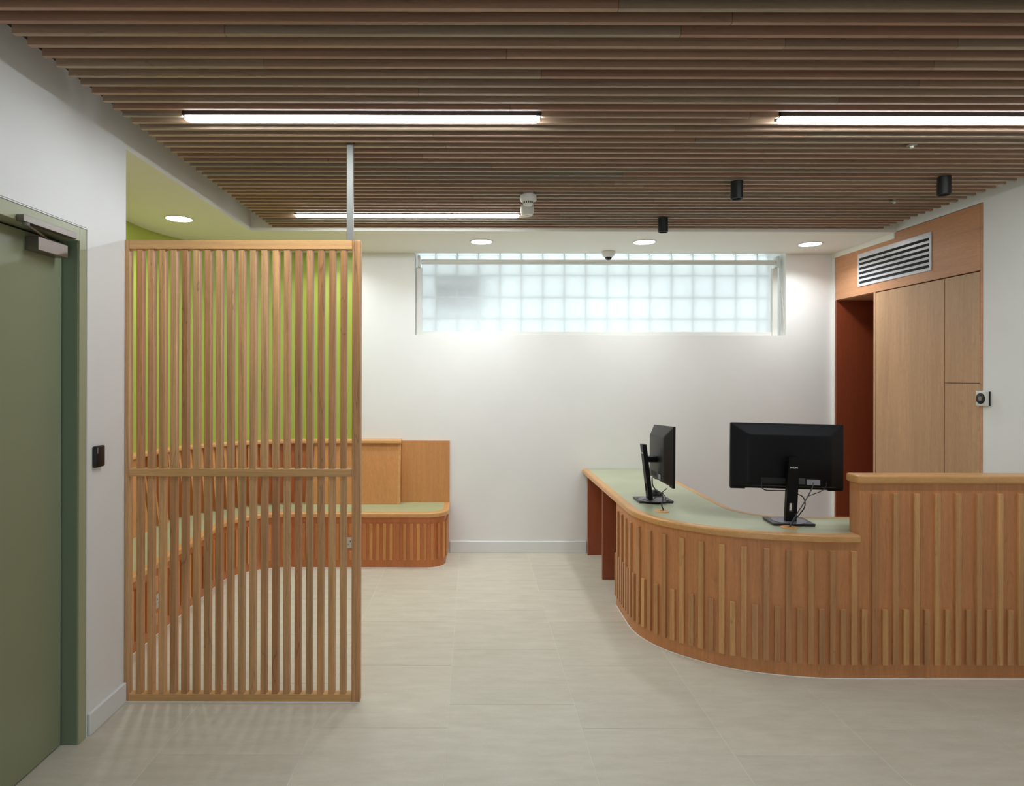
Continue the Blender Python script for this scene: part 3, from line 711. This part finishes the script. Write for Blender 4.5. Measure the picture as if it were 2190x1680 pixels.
downlight(-2.017, 4.312, 'down', 'round downlight in the green alcove ceiling at left')
downlight(.075, 5.03, 'down', 'round downlight above the left end of the glass-block window')
downlight(1.383, 5.03, 'down', 'round downlight just left of the lowest black spotlight')
downlight(2.749, 5.095, 'down', 'round downlight nearest the timber cupboard')
downlight(-1.20, 5.12, 'down', 'round downlight hidden behind the top rail of the screen', .6)
def spot(x, y, label):
    t = thing('spotlight', label, 'spotlight', (x, y, ZS), (0, 0, 0), 'black cylinder spotlights under the slats')
    bm = bmesh.new(); lathe(bm, [(0, -.0003), (.033, -.0003), (.033, -.098), (.031, -.100), (.027, -.100), (.024, -.085), (0, -.085)], 32); obj('spotlight_body', bm, 'spot', t, smooth=True)
    bm = bmesh.new(); lathe(bm, [(0, -.0845), (.023, -.0845), (.021, -.088), (0, -.091)], 24); obj('lens', bm, 'plgrey', t, smooth=True)
spot(1.495, 3.54, 'black cylinder spotlight, the middle one of three, above the back-facing monitor')
spot(2.598, 3.45, 'black cylinder spotlight nearest the right wall')
spot(1.329, 4.36, 'black cylinder spotlight at the far edge of the slatted ceiling')
t = thing('smoke_detector', 'white slotted smoke detector under the ceiling slats', 'detector', (.340, 3.80, ZS))
bm = bmesh.new(); lathe(bm, [(0, .02), (.030, .02), (.030, -.006), (.049, -.008), (.050, -.012), (.050, -.034), (.047, -.040), (.034, -.048), (.029, -.062), (.022, -.068), (0, -.069)], 36); obj('detector_body', bm, 'plastic', t, smooth=True)
bm = bmesh.new()
for i in range(16):
    a = 2*pi*i/16; r1 = .0335
    c, s = cos(a), sin(a)
    q = [bm.verts.new((c*r+s*w, s*r-c*w, z)) for (r, w, z) in ((.0350, -.0022, -.0480), (.0350, .0022, -.0480), (.0310, .0022, -.0590), (.0310, -.0022, -.0590))]
    q2 = [bm.verts.new((v.co.x*1.03, v.co.y*1.03, v.co.z)) for v in q]
    bm.faces.new(q2)
    for k in range(4): bm.faces.new((q[k], q[(k+1)%4], q2[(k+1)%4], q2[k]))
obj('sensing_slot', bm, 'seal', t)
bm = bmesh.new(); lathe(bm, [(0, .05), (.024, .05), (.024, .021), (0, .021)], 20); obj('mounting_boss', bm, 'plgrey', t)
t = thing('alarm_sounder', 'tapered grey-white sounder directly beyond the smoke detector', 'detector', (.356, 4.06, ZS))
bm = bmesh.new(); lathe(bm, [(0, .02), (.040, .02), (.042, -.006), (.046, -.012), (.039, -.056), (.034, -.062), (0, -.064)], 36); obj('sounder_body', bm, 'plastic', t, smooth=True)
bm = bmesh.new(); lathe(bm, [(0, -.0642), (.014, -.0642), (.013, -.0665), (0, -.067)], 20); obj('beacon_lens', bm, 'skirt', t, smooth=True)
for (x, y, lab) in ((2.091, 2.98, 'tiny white sprinkler head beyond the right linear light'), (2.648, 3.93, 'tiny white sprinkler head above the air grille')):
    t = thing('sprinkler_head', lab, 'sprinkler', (x, y, ZS), (0, 0, 0), 'sprinkler heads in the slatted ceiling')
    bm = bmesh.new(); lathe(bm, [(.010, 0), (.022, -.0005), (.022, -.002), (.018, -.003), (.010, -.005), (.010, 0)], 24); obj('escutcheon', bm, 'plgrey', t, smooth=True)
    bm = bmesh.new(); lathe(bm, [(0, .015), (.009, .015), (.009, -.008), (.006, -.010), (.005, -.012), (.009, -.0125), (.009, -.0135), (0, -.0135)], 20); obj('deflector', bm, 'plastic', t, smooth=True)
t = thing('security_camera', 'small white dome camera on the ceiling edge above the window', 'camera', (1.182, 5.43, ZC))
bm = bmesh.new(); lathe(bm, [(0, -.0002), (.058, -.0002), (.059, -.006), (.056, -.022), (.048, -.038), (.036, -.048), (.032, -.050), (0, -.050)], 36); obj('camera_housing', bm, 'plastic', t, smooth=True)
bm = bmesh.new(); lathe(bm, [(.030, -.0502)]+[(.030*cos(R(a)), -.0502-.026*sin(R(a))) for a in range(15, 91, 15)], 28); obj('dome', bm, 'glassdark', t, smooth=True)
